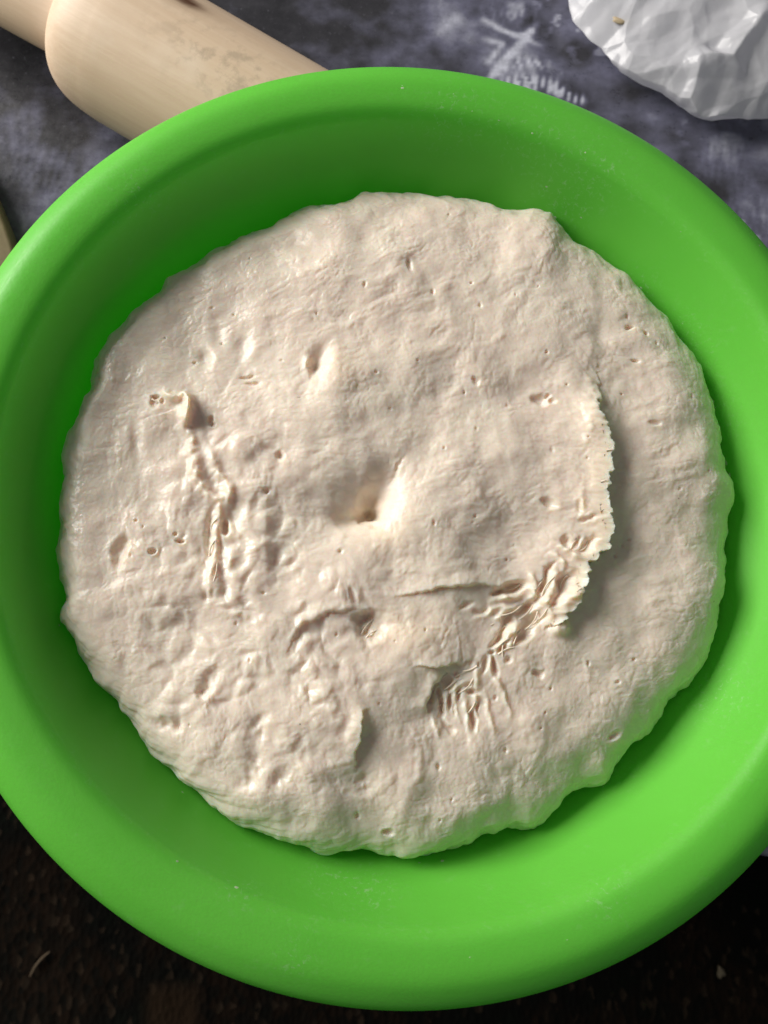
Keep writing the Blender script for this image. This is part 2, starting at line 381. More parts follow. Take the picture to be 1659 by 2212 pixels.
# ------------------------------------------------------------------ dough
OUT = [(790, 425), (830, 424), (900, 432), (1000, 438), (1080, 455), (1120, 460), (1150, 456), (1185, 468), (1205, 500), (1215, 515), (1260, 545), (1310, 580),
       (1345, 600), (1390, 645), (1420, 680), (1465, 740), (1490, 770), (1500, 790), (1520, 830), (1540, 870), (1552, 920), (1560, 980), (1565, 1020), (1577, 1050),
       (1572, 1090), (1563, 1120), (1566, 1160), (1560, 1200), (1563, 1250), (1560, 1300), (1545, 1360), (1520, 1420), (1490, 1470), (1450, 1520), (1420, 1560),
       (1400, 1585), (1360, 1610), (1335, 1650), (1305, 1690), (1255, 1705), (1210, 1740), (1150, 1785), (1110, 1785), (1040, 1805), (960, 1850), (910, 1853),
       (860, 1848), (820, 1845), (760, 1838), (700, 1842), (660, 1838), (600, 1815), (520, 1785), (450, 1745), (390, 1700), (370, 1660), (310, 1600), (280, 1560),
       (230, 1500), (190, 1440), (165, 1400), (148, 1370), (134, 1345), (138, 1315), (145, 1300), (130, 1250), (128, 1190), (125, 1140), (128, 1100), (138, 1000),
       (150, 940), (165, 880), (190, 850), (205, 780), (235, 725), (270, 700), (300, 665), (340, 640), (360, 610), (400, 590), (450, 560), (520, 520), (600, 485),
       (640, 465), (700, 455), (750, 440)]
op = np.array(OUT, float); dirs = ray(op[:, 0], op[:, 1])
hit = []
for d in dirs:                     # where each outline direction meets the bowl wall
    t = np.linspace(0.1, 0.6, 6000); P = CAM + t[:, None] * d
    k = np.argmax((np.hypot(P[:, 0], P[:, 1]) - wall_r(P[:, 2]) > -0.0009) & (P[:, 2] < 0.094)); hit.append(P[k])
hit = np.array(hit)
th_o = np.mod(np.arctan2(hit[:, 1], hit[:, 0]), 2 * np.pi); od = np.argsort(th_o)
th_o = th_o[od]; r_o = np.hypot(hit[:, 0], hit[:, 1])[od]; z_o = hit[od, 2]
print("dough edge z", z_o.min(), z_o.max(), "r", r_o.min(), r_o.max())

N = 860
s, th = disc(N)
rho = s * (1.5 - 0.5 * s * s)
zk = np.convolve(np.tile(z_o, 3), np.ones(5) / 5, 'same')[len(z_o):2 * len(z_o)]
RE = periodic(th, th_o, r_o); ZE = periodic(th, th_o, zk)
jag = 0.0008 * fbm(np.cos(th) * 10 + 5 * s, np.sin(th) * 10 - 6 * s, 70, 3, 0.45) + 0.0003 * fbm(np.cos(th) * 20 + 22 * s, np.sin(th) * 20 - 17 * s, 74, 2)          # ragged edge
Rr = RE + jag * smooth(0.88, 1.0, rho)
x = rho * Rr * np.cos(th); y = rho * Rr * np.sin(th)
TOPZ = 0.0880
z0 = ZE * rho ** 2 + (1 - rho ** 2) * z_o.mean()          # height of the wall contact, eased to the middle
tq = np.clip((rho - 0.83) / 0.17, 0, 1); dome = 0.80 * np.sqrt(np.clip(1 - tq ** 2.2, 0, 1)) + 0.20 * (1 - rho ** 2)
z = z0 + (TOPZ - z_o.mean()) * dome - 0.0042 * smooth(0.02, 0.10, -0.93 * x + 0.37 * y) * smooth(1.0, 0.85, rho)
mx, my = x * 1000, y * 1000                               # millimetres
PZ = 0.0845
def mm(pts):
    p = np.array(pts, float); return on_z(p[:, 0], p[:, 1], PZ)[:, :2] * 1000
def m1(px, py): return mm([(px, py)])[0]
wx = mx + 1.6 * perlin(mx / 9, my / 9, 80) + 0.5 * perlin(mx / 2.6, my / 2.6, 82)
wy = my + 1.6 * perlin(mx / 9, my / 9, 81) + 0.5 * perlin(mx / 2.6, my / 2.6, 83)
def gauss(px, py, sx, sy=None, ang=0.0):
    c = m1(px, py); sy = sy or sx; a = math.radians(ang); dx, dy = mx - c[0], my - c[1]
    return np.exp(-0.5 * (((dx * math.cos(a) + dy * math.sin(a)) / sx) ** 2 + ((-dx * math.sin(a) + dy * math.cos(a)) / sy) ** 2))
def pit(px, py, a_, b_, ang=0.0, sharp=3.0, warp=1.0):
    c = m1(px, py); t = math.radians(ang)
    dx = mx + warp * (wx - mx) * 0.5 - c[0]; dy = my + warp * (wy - my) * 0.5 - c[1]
    q = ((dx * math.cos(t) + dy * math.sin(t)) / a_) ** 2 + ((-dx * math.sin(t) + dy * math.cos(t)) / b_) ** 2
    return np.exp(-q ** sharp * 0.7)
h = np.zeros_like(mx); torn = np.zeros_like(mx); ox = np.zeros_like(mx); oy = np.zeros_like(mx)
edge = smooth(1.0, 0.90, rho)
# broad swells
h += 1.6 * fbm(mx / 52, my / 52, 90, 2) + 1.05 * fbm(mx / 19, my / 19, 92, 2) + 0.28 * fbm(wx / 8, wy / 8, 94, 2)
h += 2.6 * gauss(985, 1060, 17, 13) - 1.6 * gauss(1080, 880, 14, 9, 20) - 1.4 * gauss(620, 1130, 16, 20) + 1.6 * gauss(820, 560, 30, 10, 5)
h += 1.3 * gauss(640, 920, 14, 8) - 1.2 * gauss(720, 1400, 12, 9) + 1.2 * gauss(720, 1480, 9, 7) + 0.9 * gauss(880, 1370, 10, 5)
# wrinkles: four grain directions, each at home in a part of the dough
cx, cy = m1(800, 1100); dxc, dyc = mx - cx, my - cy; rc = np.hypot(dxc, dyc)
zones = [(4, gauss(1020, 1080, 22, 17)), (80, gauss(430, 1150, 17, 33)), (100, gauss(860, 1640, 34, 17)), (25, gauss(800, 640, 42, 20)), (-38, gauss(1330, 700, 22, 26)),
         (12, gauss(1430, 1120, 12, 32)), (60, gauss(1020, 1480, 16, 13)), (128, gauss(380, 1560, 22, 17)), (35, gauss(1120, 1330, 9, 7)), (-10, 0.25 + 0 * mx)]
wsum = sum(q for _, q in zones); wr = 0
for k, (a, q) in enumerate(zones):
    a = math.radians(a); u = wx * math.cos(a) + wy * math.sin(a); vv = -wx * math.sin(a) + wy * math.cos(a)
    wr = wr + q / wsum * (0.55 * perlin(u / 13, vv / 4.6, 99 + 7 * k) + 0.34 * billow(u / 11, vv / 4.4, 100 + 7 * k) + 0.13 * billow(u / 4.2, vv / 2.2, 103 + 7 * k) + 0.03 * billow(u / 2.0, vv / 1.1, 105 + 7 * k, 1))
calm = smooth(-0.35, 0.45, fbm(mx / 17, my / 17, 170, 2))   # smoother and rougher patches
h += wr * (0.20 + 0.38 * calm)
# pillows where skin has blistered
F1, F2, _c = worley(wx / 7.2, wy / 7.2, 180); pil = smooth(-0.15, 0.75, F2 - F1 + 0.25 * perlin(mx / 4, my / 4, 182))
pm = np.clip(gauss(520, 1330, 22, 22) + 0.8 * gauss(640, 1500, 20, 10) + 0.7 * gauss(500, 1080, 13, 22) + 0.4 * gauss(780, 1280, 18, 10), 0, 1)
h += 1.1 * (pil - 0.5) * pm * smooth(-.4, .3, perlin(mx / 12, my / 12, 183))
F1, F2, _c = worley(wx / 3.1, wy / 3.1, 184); h += 0.16 * (smooth(-.2, 0.6, F2 - F1) - .6) * smooth(-0.2, 0.4, fbm(mx / 13, my / 13, 190, 2))
w2x = wx + 0.45 * perlin(mx / 1.5, my / 1.5, 206) + .8 * perlin(mx / 4, my / 4, 208); w2y = wy + 0.45 * perlin(mx / 1.5, my / 1.5, 207) + .8 * perlin(mx / 4, my / 4, 209)
strg = smooth(-.35, .45, fbm(mx / 11, my / 11, 195, 2))
h += (0.03 + 0.06 * strg) * billow(w2x / 2.6, w2y / 1.8, 200, 3, 0.07) + 0.035 * fbm(mx / 0.9, my / 0.9, 205, 2)

def prof_t(t, vals): return np.interp(t, np.linspace(0, 1, len(vals)), vals)
def ridge(pts, wid, hgt, tap=(0, 1, 1, 0.0), tr=0.3):
    global h, torn
    d, sd, t = dseg(.45 * w2x + .55 * mx, .45 * w2y + .55 * my, mm(pts)); g = np.exp(-(d / wid) ** 2 * 0.9) * prof_t(t, tap)
    h = h + hgt * g * (0.75 + 0.45 * perlin(mx / 2.6, my / 2.6, 210)); torn = np.maximum(torn, tr * g)
def groove(pts, wid, dep, tap=(0, 1, 1, 0)):
    ridge(pts, wid, -dep, tap, 0.0)
def step(pts, hgt, fall, tap, over=0.0, jagw=0.9, seed=220, tr=0.5, side=1, soft=0.35):
    """raised on the +side, dropping sharply across the line, with a ragged overhanging lip"""
    global h, torn, ox, oy
    P = mm(pts); d, sd, t = dseg(mx, my, P)
    sd = sd * side
    jx = jagw * (fbm(my / 3.4 + mx / 5, mx * 0 + 1.7, seed, 3) + 0.28 * perlin(mx / 1.5, my / 1.5, seed + 4))
    q = d * sd + jx; tp = prof_t(t, tap)
    body = np.where(q > 0, np.exp(-(np.maximum(q, 0) / fall)), 0.0) * smooth(-soft, soft, q)
    h = h + hgt * body * tp
    lip = np.exp(-((q - 0.7) / 1.5) ** 2) * (q > -0.3) * tp
    # lip pushed outwards over the drop
    e = P[-1] - P[0]; nrm = np.array([e[1], -e[0]]) / np.hypot(*e) * side
    ox = ox + over * lip * nrm[0]; oy = oy + over * lip * nrm[1]
    torn = np.maximum(torn, tr * np.exp(-(np.maximum(q, 0) / (fall * 0.55))) * (q > -0.6) * tp)
def hole(px, py, a_, b_, dep, ang=0.0, sharp=3.0, tr=0.25, warp=0.8):
    global h, torn
    p = pit(px, py, a_, b_, ang, sharp, warp); h = h - dep * p; torn = np.maximum(torn, tr * p)
    ring = pit(px, py, a_ * 1.5, b_ * 1.5, ang, 2.0, warp) - p
    h = h + 0.10 * dep * np.clip(ring, 0, 1) * (dep < 4)

# finger pit in the middle, with the valley that leaves it
h -= 3.0 * gauss(720, 1120, 18, 9, 25); h -= 3.6 * gauss(775, 1092, 8.5, 5.5, 30); h -= 1.3 * gauss(835, 1030, 9, 3.2, 52)
hole(804, 1094, 4.1, 3.3, 5.4, 58, 1.1, 0.45, 2.6); h -= 1.2 * gauss(798, 1094, 6.5, 5.5, 40); hole(800, 1108, 3.0, 2.0, 3.5, 10, 1.5, .7, 2.5); hole(768, 1116, 5.5, 2.8, 2.8, -12, 1.4, 0.6, 2.2); h -= 1.2 * gauss(816, 1070, 4.0, 2.2, 55)
torn = np.maximum(torn, 0.6 * gauss(835, 1145, 6, 6)); h += 0.6 * gauss(852, 1130, 6.5, 6)
groove([(838, 1050), (860, 1010), (880, 985)], 0.5, 0.8)
# second pit with the smooth swelling beside it
h -= 2.6 * gauss(692, 776, 3.4, 1.9, 62); h -= 1.5 * gauss(680, 800, 2.2, 1.4, 80); torn = np.maximum(torn, .35 * gauss(692, 776, 4, 2, 62)); h += 1.5 * gauss(738, 802, 5.6, 6.2); torn = np.maximum(torn, 0.7 * gauss(737, 800, 4.2, 5))
ridge([(668, 770), (664, 800), (672, 825)], 1.2, 1.6)
# torn pit and the crease running left of it
hole(798, 1352, 4.0, 3.0, 2.8, 0, 1.2, 0.25, 3.4); hole(780, 1340, 3.2, 1.5, 2.2, 25, 2.0, 0.2, 2.0)
step([(778, 1318), (745, 1318), (716, 1325), (680, 1338), (647, 1354), (624, 1403), (614, 1427)], 1.7, 6.0, (0, .9, 1, .9, .7, .4, 0), 0.2, 0.6, 230, 0.15, -1, 1.5)
torn = np.maximum(torn, 0.75 * gauss(880, 1370, 9, 4.5, 8))
# long crease ending in a dark slot
step([(840, 1300), (852, 1291), (944, 1272), (1022, 1264), (1088, 1266), (1130, 1256)], 2.0, 5.0, (0, .6, 1, .9, .5, 0), 0.5, 0.5, 240, 0.35, 1, 0.7)
hole(1106, 1268, 3.9, 1.5, 3.2, 14, 2.4, 0.9, 0.5); hole(1074, 1277, 2.0, 0.9, 2.6, 20, 2.0, 0.8)
# the big torn flap
FL = [(1290, 760), (1288, 800), (1286, 842), (1279, 896), (1289, 931), (1301, 980), (1291, 1024), (1286, 1063), (1286, 1102), (1296, 1146), (1281, 1200), (1249, 1217), (1242, 1269), (1230, 1303), (1200, 1342), (1172, 1362)]
step(FL, 5.6, 9.0, (0, .03, .12, .4, .72, .9, 1, 1, 1, 1, 1, .92, .95, .95, .7, 0), 2.4, 1.25, 250, 1.0, -1, 0.35)
h -= 1.2 * gauss(1350, 1090, 6, 22)
h -= 1.6 * gauss(1100, 1150, 10, 8)
ridge([(1262, 800), (1272, 860), (1262, 920), (1250, 980)], 2.0, 1.0); ridge([(1255, 1060), (1240, 1085), (1248, 1120), (1275, 1130)], 1.5, 1.2, tr=0.8)
groove([(1236, 1075), (1240, 1110), (1262, 1120)], 0.8, 1.2); groove([(1235, 1135), (1262, 1128), (1284, 1112)], 0.6, 1.3)
for a in [(1218, 1172, 2.0, 1.0, 1.8, 70), (1232, 1180, 1.6, .8, 1.5, 60), (1250, 1186, 2.6, 1.2, 1.8, 55), (1262, 1172, 1.6, .8, 1.4, 70), (1212, 1262, 4.2, 1.5, 3.6, 62),
          (1180, 1240, 2.6, .7, 1.8, 55), (1165, 1270, 3.2, .8, 2.0, 50), (1150, 1300, 2.4, 1.1, 2.0, 40), (1190, 1300, 2.2, .7, 1.6, 45), (1130, 1318, 3.0, 1.0, 2.4, 35),
          (1145, 1338, 3.2, 1.6, 2.8, 20), (1095, 1335, 2.4, 1.0, 2.2, 35), (1070, 1385, 2.0, .9, 2.0, 50), (1085, 1405, 1.2, .9, 2.0, 10), (1062, 1412, 1.0, .7, 1.6, 0),
          (1085, 1365, 3.2, 1.6, 2.6, 55), (1120, 1372, 3.6, 1.8, 2.8, 30), (1040, 1320, 2.4, .9, 1.6, 20), (1010, 1310, 1.8, .7, 1.2, 15)]:
    hole(*a[:4], a[4] * .85, a[5], 1.6, 0.5, 2.0)
for a in [[(1150, 1262), (1165, 1300), (1185, 1330), (1180, 1362)], [(1140, 1230), (1150, 1262), (1146, 1310)], [(1195, 1225), (1190, 1262), (1172, 1300), (1150, 1330)], [(1225, 1250), (1222, 1290), (1190, 1330)],
          [(1050, 1300), (1090, 1290), (1135, 1282)], [(1060, 1345), (1090, 1318), (1130, 1300)], [(1075, 1385), (1100, 1352), (1122, 1345)], [(1095, 1408), (1108, 1380), (1118, 1360)],
          [(1020, 1340), (1060, 1316), (1100, 1306)], [(1200, 1180), (1222, 1200), (1240, 1215)], [(1180, 1190), (1205, 1215), (1220, 1240)]]:
    ridge(a, 0.85, 1.5, tr=0.8)
h += 3.0 * pit(1212, 1356, 3.0, 2.3, 20, 1.6, 2.0); torn = np.maximum(torn, gauss(1212, 1356, 3, 2.4) * .7)
h += 1.6 * pit(1102, 1368, 2.6, 1.6, 50, 1.6, 2.0)
# stringy tear below it
step([(890, 1444), (913, 1440), (965, 1435), (983, 1430), (996, 1433), (1012, 1425), (1026, 1426)], 2.0, 4.5, (0, .6, 1, .9, .6, .3, 0), 0.8, 0.7, 260, 0.4, 1, 0.4)
h -= 1.9 * gauss(975, 1485, 8, 7.5); h -= 1.0 * gauss(985, 1545, 8, 7)
step([(965, 1452), (949, 1469), (930, 1487), (919, 1521), (925, 1548)], 1.8, 6.0, (0, 1, 1, 1, 0), 0.5, 0.5, 270, 0.3, -1, 0.4)
groove([(958, 1458), (938, 1484), (926, 1512), (924, 1545)], 0.9, 2.0)
for a in [(968, 1469, 1.8, 2.2, 2.6, 0), (945, 1498, .9, 1.9, 2.2, -5), (953, 1527, 1.0, 2.9, 2.6, 8), (973, 1512, .8, 2.3, 2.0, 5), (1024, 1493, 1.3, .9, 2.2, 0), (1022, 1558, 1.0, 2.4, 2.2, -5),
          (968, 1572, .7, 2.2, 1.4, 30), (985, 1452, .9, .8, 1.5, 0), (1015, 1476, .8, .7, 1.3, 0), (995, 1500, .7, 1.6, 1.5, 0), (1070, 1440, 1.0, 2.2, 2.0, 12), (1046, 1437, 1.0, 2.4, 1.8, -10), (1098, 1428, .9, .8, 1.6, 0), (985, 1535, .6, 1.8, 1.2, 0), (1035, 1530, .5, 1.4, 1.1, 0)]:
    hole(*a[:4], a[4] * .75, a[5], 1.7, 0.3, 1.6)
for a in [[(1033, 1404), (1030, 1482), (1028, 1590)], [(1052, 1400), (1060, 1440), (1088, 1500), (1100, 1560)], [(960, 1500), (990, 1478), (1022, 1460)], [(940, 1512), (965, 1500), (962, 1545)], [(985, 1470), (985, 1510), (992, 1570)], [(1004, 1480), (1008, 1530), (1010, 1590)], [(935, 1540), (945, 1570), (950, 1600)], [(1045, 1480), (1056, 1540), (1075, 1600)]]:
    ridge(a, 0.75, 1.0, tr=0.35)
# stretched seam on the left with its curled scrap
ridge([(345, 835), (365, 850), (385, 853), (400, 853)], 1.2, 2.2); ridge([(385, 852), (399, 853), (407, 864), (405, 894), (400, 925)], 1.5, 4.8, (0.4, 1, 1, 1, .3), 0.5)
step([(392, 856), (408, 868), (406, 894), (402, 921)], 2.0, 4.0, (0, 1, 1, 0), 0.8, 0.3, 280, 0.3, -1)
h -= 1.0 * gauss(440, 895, 6, 6)
ridge([(402, 925), (412, 948), (419, 988), (417, 1015), (438, 1050), (460, 1077), (481, 1085), (492, 1093)], 1.60, 2.04, (.5, .8, .9, 1, 1, 1, .8, .5))
ridge([(445, 960), (457, 983), (473, 1023), (490, 1039), (498, 1083)], 1.20, 1.53, (0, .6, .8, 1, 1)); ridge([(490, 1039), (497, 1060), (492, 1085)], 1.50, 1.19)
groove([(430, 985), (448, 1020), (462, 1055), (478, 1078)], 1.32, 1.12); groove([(505, 1085), (496, 1105), (500, 1128), (520, 1160), (533, 1195)], 1.10, 1.05, (1, 1, .8, .6, 0))
groove([(455, 1095), (457, 1123), (454, 1163), (452, 1190), (440, 1235)], 1.21, 1.49, (.4, 1, 1, 1, .3)); ridge([(474, 1100), (471, 1130), (468, 1163), (458, 1204), (454, 1258), (447, 1290)], 1.10, 1.36, (1, 1, 1, .9, .8, .2))
groove([(482, 1120), (478, 1160), (476, 1190), (484, 1258), (498, 1320)], 1.10, 1.18, (.6, 1, 1, .9, .2)); ridge([(492, 1110), (508, 1150), (530, 1188)], 0.90, 0.85)
groove([(450, 1250), (446, 1290), (440, 1315)], 0.88, 0.87); groove([(462, 1265), (458, 1300)], 0.88, 0.74)
h += 1.2 * pit(551, 1142, 5.2, 6.4, 10, 2.5, 0.6) + 1.0 * pit(560, 1205, 4.0, 4.5, 0, 2.5, 0.6) + 0.9 * pit(387, 1069, 5, 4.4, 0, 2.0, .8) + .8 * pit(449, 1010, 3.6, 6, 0, 2.2, .8) + .9 * pit(530, 968, 6, 3.6, 15, 2.5, 1.2) + .8 * pit(535, 1060, 5, 3.4, 0, 2.4, 1.2)
hole(487, 1139, 2.2, 1.0, 2.2, 105); hole(330, 866, 1.2, 1.7, 1.3, 0, 1.5, .1, 1.6); hole(333, 852, 1.5, .6, 1.4, 0); hole(350, 862, .7, .9, .9); hole(457, 907, 1.0, 1.3, 1.4); hole(462, 915, .7, .8, 1.2)
hole(259, 1191, 1.7, 4.2, 2.6, -4, 1.4, .2, 2.0); groove([(258, 1168), (280, 1165), (300, 1180)], .8, 1.0); hole(389, 1168, 1.3, .7, 1.6); hole(378, 1152, .6, .5, 1); hole(328, 1192, 1.1, .9, 1.4); h -= 1.3 * gauss(290, 945, 1.2, 3.4, 10)
# cracks in the lower part
step([(795, 1525), (783, 1538), (775, 1556), (773, 1585), (766, 1614), (763, 1639), (770, 1668)], 2.8, 6.0, (0, .5, 1, 1, .8, .4, 0), 0.9, 0.9, 290, 0.35, -1, 0.5)
groove([(770, 1668), (785, 1700), (788, 1725)], 2.2, 1.4); groove([(383, 1568), (352, 1570), (318, 1562)], 1.4, 2.0, (1, 1, .2)); groove([(569, 1610), (556, 1650), (540, 1678), (508, 1715)], 2.2, 1.6)
groove([(620, 1660), (600, 1690), (590, 1712)], 1.6, 1.2); groove([(560, 1540), (540, 1580), (520, 1600)], 1.6, 1.0); groove([(690, 1300), (610, 1345)], 1.0, 0.6)
groove([(480, 1440), (440, 1480), (425, 1500)], 1.8, 1.4); groove([(575, 1530), (560, 1570), (575, 1600)], 1.4, 1.2); groove([(430, 1480), (450, 1485), (425, 1510)], 1.2, 1.6)
ridge([(700, 1480), (715, 1530), (730, 1580)], 2.5, 1.0, tr=0); ridge([(620, 1560), (640, 1620), (640, 1690)], 3, .9, tr=0); ridge([(900, 1560), (905, 1640), (900, 1720)], 3, .8, tr=0); ridge([(1120, 1520), (1150, 1600), (1150, 1680)], 3, .7, tr=0)
for k in range(26):                # lumpy ring round the lower edge
    a = math.radians(200 + 140 * k / 25 + rng.uniform(-3, 3)); r_ = rng.uniform(88, 101)
    d2 = ((mx - r_ * math.cos(a)) ** 2 + (my - r_ * math.sin(a)) ** 2); h += rng.uniform(-0.9, 1.3) * np.exp(-d2 / (2 * rng.uniform(2.2, 5.5) ** 2))
# small bubbles
h -= 1.6 * gauss(440, 768, 1.3, 2.0, 10) + 1.3 * gauss(524, 742, 1.6, 2.6) + 0.9 * gauss(470, 715, 1.6, 3.6, 8)
for a in [(604, 987, 1.0, 1.2, 1.8, 0), (1160, 866, 2.4, 1.5, 2.2, -15), (1176, 860, .8, .6, 1.2, 0), (1186, 870, .9, .6, 1.3, -20), (1180, 1092, 2.0, 1.1, 1.8, -20), (842, 1804, 1.5, .9, 2.0, -5), (1338, 1590, 1.7, 1.1, 1.4, 30),
          (1163, 1455, 1.4, .9, 1.6, -10), (1368, 782, .8, .6, 1.4, 0), (1408, 918, 1.4, .7, 1.0, 15), (1360, 712, 1.3, .6, 1.5, 5), (1397, 728, .7, .6, 1.2, 0), (1025, 830, .8, 1.2, 1.0, 0), (888, 584, .8, 1.8, 1.0, 10), (785, 625, .5, .8, .8, 0),
          (1172, 768, .5, .5, .8, 0), (1020, 822, .6, .5, .9, 0), (575, 1062, .8, 1.0, 1.0, 0), (765, 1290, 1.0, 2.0, 1.2, 20), (535, 815, 2.2, .5, 1.0, 0), (548, 832, 2.0, .6, .9, 0), (1270, 1432, .5, 1.0, 1.0, 10), (1335, 1468, .6, .5, 1, 0), (1355, 1165, .6, .5, .8, 0)]:
    hole(*a[:4], a[4] * .85, a[5], 1.8, 0.15, 1.5)
for k in range(70):
    a = rng.uniform(0, 2 * np.pi); r_ = 98 * math.sqrt(rng.uniform(0, 1)); q = rng.uniform(.25, .6)
    d2 = (((mx - r_ * math.cos(a)) / q) ** 2 + ((my - r_ * math.sin(a)) / (q * rng.uniform(.6, 1.8))) ** 2); h -= rng.uniform(.3, .9) * np.exp(-d2 ** 1.5)

h *= edge
# inner displacement works along the dome normal near the edge
gxn = np.cos(th) * smooth(0.80, 1.0, rho) * 0.8; gyn = np.sin(th) * smooth(0.80, 1.0, rho) * 0.8
lumpy = (3.0 * fbm(mx / 14, my / 14, 300, 2) + 0.9 * billow(mx / 7, my / 7, 310)) * smooth(0.82, 0.97, rho)
out = lumpy * 0.001 * 0.55
x2 = x + (ox * edge) * 0.001 - gxn * (0.0006 - out); y2 = y + (oy * edge) * 0.001 - gyn * (0.0006 - out)
z2 = z + h * 0.001
rr = np.hypot(x2, y2); lim = wall_r(z2) - 0.0006            # never through the bowl
k = np.minimum(1, lim / np.maximum(rr, 1e-6)); x2 = x2 * k; y2 = y2 * k
vt = np.stack([x2, y2, z2], -1).reshape(-1, 3); ft = grid_faces(N, N)
# sides and underside follow the bowl so that the dough is one closed body
bi = np.concatenate([np.arange(N) * N, (N - 1) * N + np.arange(1, N), (np.arange(N - 2, -1, -1)) * N + N - 1, np.arange(N - 2, 0, -1)])
bth = np.arctan2(vt[bi, 1], vt[bi, 0]); bz = vt[bi, 2]
rings = []
for q in (0.12, 0.3, 0.55, 0.8, 0.93):
    zz = bz + (0.0085 - bz) * q; r_ = wall_r(zz) - 0.0012 - 0.0005 * (q < 0.2); rings.append(np.stack([r_ * np.cos(bth), r_ * np.sin(bth), zz], -1))
rings.append(np.stack([0.045 * np.cos(bth), 0.045 * np.sin(bth), 0 * bth + 0.0085], -1)); rings.append(np.stack([0.001 * np.cos(bth), 0.001 * np.sin(bth), 0 * bth + 0.0085], -1))
nb = len(bi); base = len(vt); idx = [bi] + [base + i * nb + np.arange(nb) for i in range(len(rings))]
fs = [np.stack([a, b, np.roll(b, -1), np.roll(a, -1)], -1) for a, b in zip(idx[:-1], idx[1:])]
dough = mesh_np("dough", np.vstack([vt] + rings), np.vstack([ft, np.vstack(fs)]), M_DOUGH)
attr(dough, "torn", np.concatenate([np.clip(torn, 0, 1).ravel(), np.zeros(len(rings) * nb)]))
tag(dough, "large pale risen dough with finger pit and torn flap filling the green bowl", "dough")

# thin gluten strands and ragged scraps across the tears
def top_at(P): return vt[np.argmin((vt[:, 0] - P[0]) ** 2 + (vt[:, 1] - P[1]) ** 2)]
SV, SF = [], []
def strand(p0, p1, lift, rad, bend=0.0):
    a, b = (top_at(q) for q in (on_z(np.array([p0[0]]), np.array([p0[1]]), PZ)[0], on_z(np.array([p1[0]]), np.array([p1[1]]), PZ)[0]))
    a = a.copy(); b = b.copy(); n_ = 9; m = 6; d = b - a; side = np.array([-d[1], d[0], 0.0]); L = np.linalg.norm(d) + 1e-9; side /= L; b0 = len(SV)
    for i in range(n_):
        t = i / (n_ - 1); c = a + d * t + side * bend * math.sin(math.pi * t) + np.array([0, 0, lift * math.sin(math.pi * t) - .0003])
        q = rad * (1.35 - .7 * math.sin(math.pi * t)) * rng.uniform(.85, 1.15)
        for j in range(m):
            w_ = 2 * math.pi * j / m; SV.append(c + side * q * math.cos(w_) + np.array([0, 0, q * math.sin(w_)]))
    SF.extend((grid_faces(n_, m, True)[:, ::-1] + b0).tolist())
for p0, p1 in [((940, 1480), (968, 1455)), ((955, 1495), (985, 1470)), ((950, 1510), (992, 1482)), ((960, 1540), (972, 1500)), ((975, 1470), (1015, 1448)), ((988, 1500), (1022, 1466)), ((1000, 1450), (1028, 1440)), ((940, 1500), (952, 1480)), ((1012, 1540), (1030, 1500)), ((930, 1530), (958, 1520)),
               ((1060, 1375), (1095, 1350)), ((1070, 1400), (1098, 1380)), ((1075, 1415), (1110, 1398)), ((1085, 1420), (1090, 1380)), ((1105, 1395), (1125, 1360)), ((1060, 1350), (1100, 1325)), ((1080, 1330), (1128, 1306)), ((1120, 1340), (1152, 1305)), ((1135, 1360), (1160, 1322)), ((1150, 1350), (1180, 1310)),
               ((1165, 1290), (1190, 1250)), ((1150, 1275), (1172, 1236)), ((1085, 1275), (1125, 1262)), ((1205, 1275), (1222, 1245)), ((1225, 1190), (1240, 1168)), ((1245, 1195), (1262, 1172)), ((780, 1372), (805, 1338)), ((790, 1380), (815, 1362)), ((455, 1150), (470, 1120)), ((452, 1200), (464, 1168)), ((325, 858), (340, 866)), ((462, 1262), (470, 1215)), ((480, 1185), (488, 1150))]:
    strand(p0, p1, rng.uniform(.0003, .0008), rng.uniform(.00022, .00042), rng.uniform(-.0008, .0008))
for k in range(28):                # little teeth along the flap edge
    u = rng.uniform(.22, .97) * (len(FL) - 1); i = int(u); q = np.array(FL[i], float) + (np.array(FL[i + 1], float) - np.array(FL[i], float)) * (u - i)
    dx = rng.uniform(2, 11) if u < 10 else rng.uniform(2, 7); q = q - np.array([6.0, 0])
    a = top_at(on_z(np.array([q[0]]), np.array([q[1]]), PZ)[0]).copy(); b0 = len(SV); m = 5
    d = np.array([dx * .00016, rng.uniform(-.0007, .0007), rng.uniform(-.0006, .0006)])
    for t in (0, .35, .7, 1.0):
        for j in range(m):
            w_ = 2 * math.pi * j / m; rd = (1 - t) * rng.uniform(.0004, .0008) + .00006; SV.append(a + d * t * 1.6 + np.array([0, rd * math.cos(w_), rd * math.sin(w_) * .6 - .0002]))
    SF.extend((grid_faces(4, m, True)[:, ::-1] + b0).tolist())
so = mesh_np("gluten_strands", SV, SF, mat_plain("stretched_dough", (0.84, 0.73, 0.58), 0.5), True, dough); so["kind"] = "stuff"; attr(so, "torn", np.full(len(SV), .8))

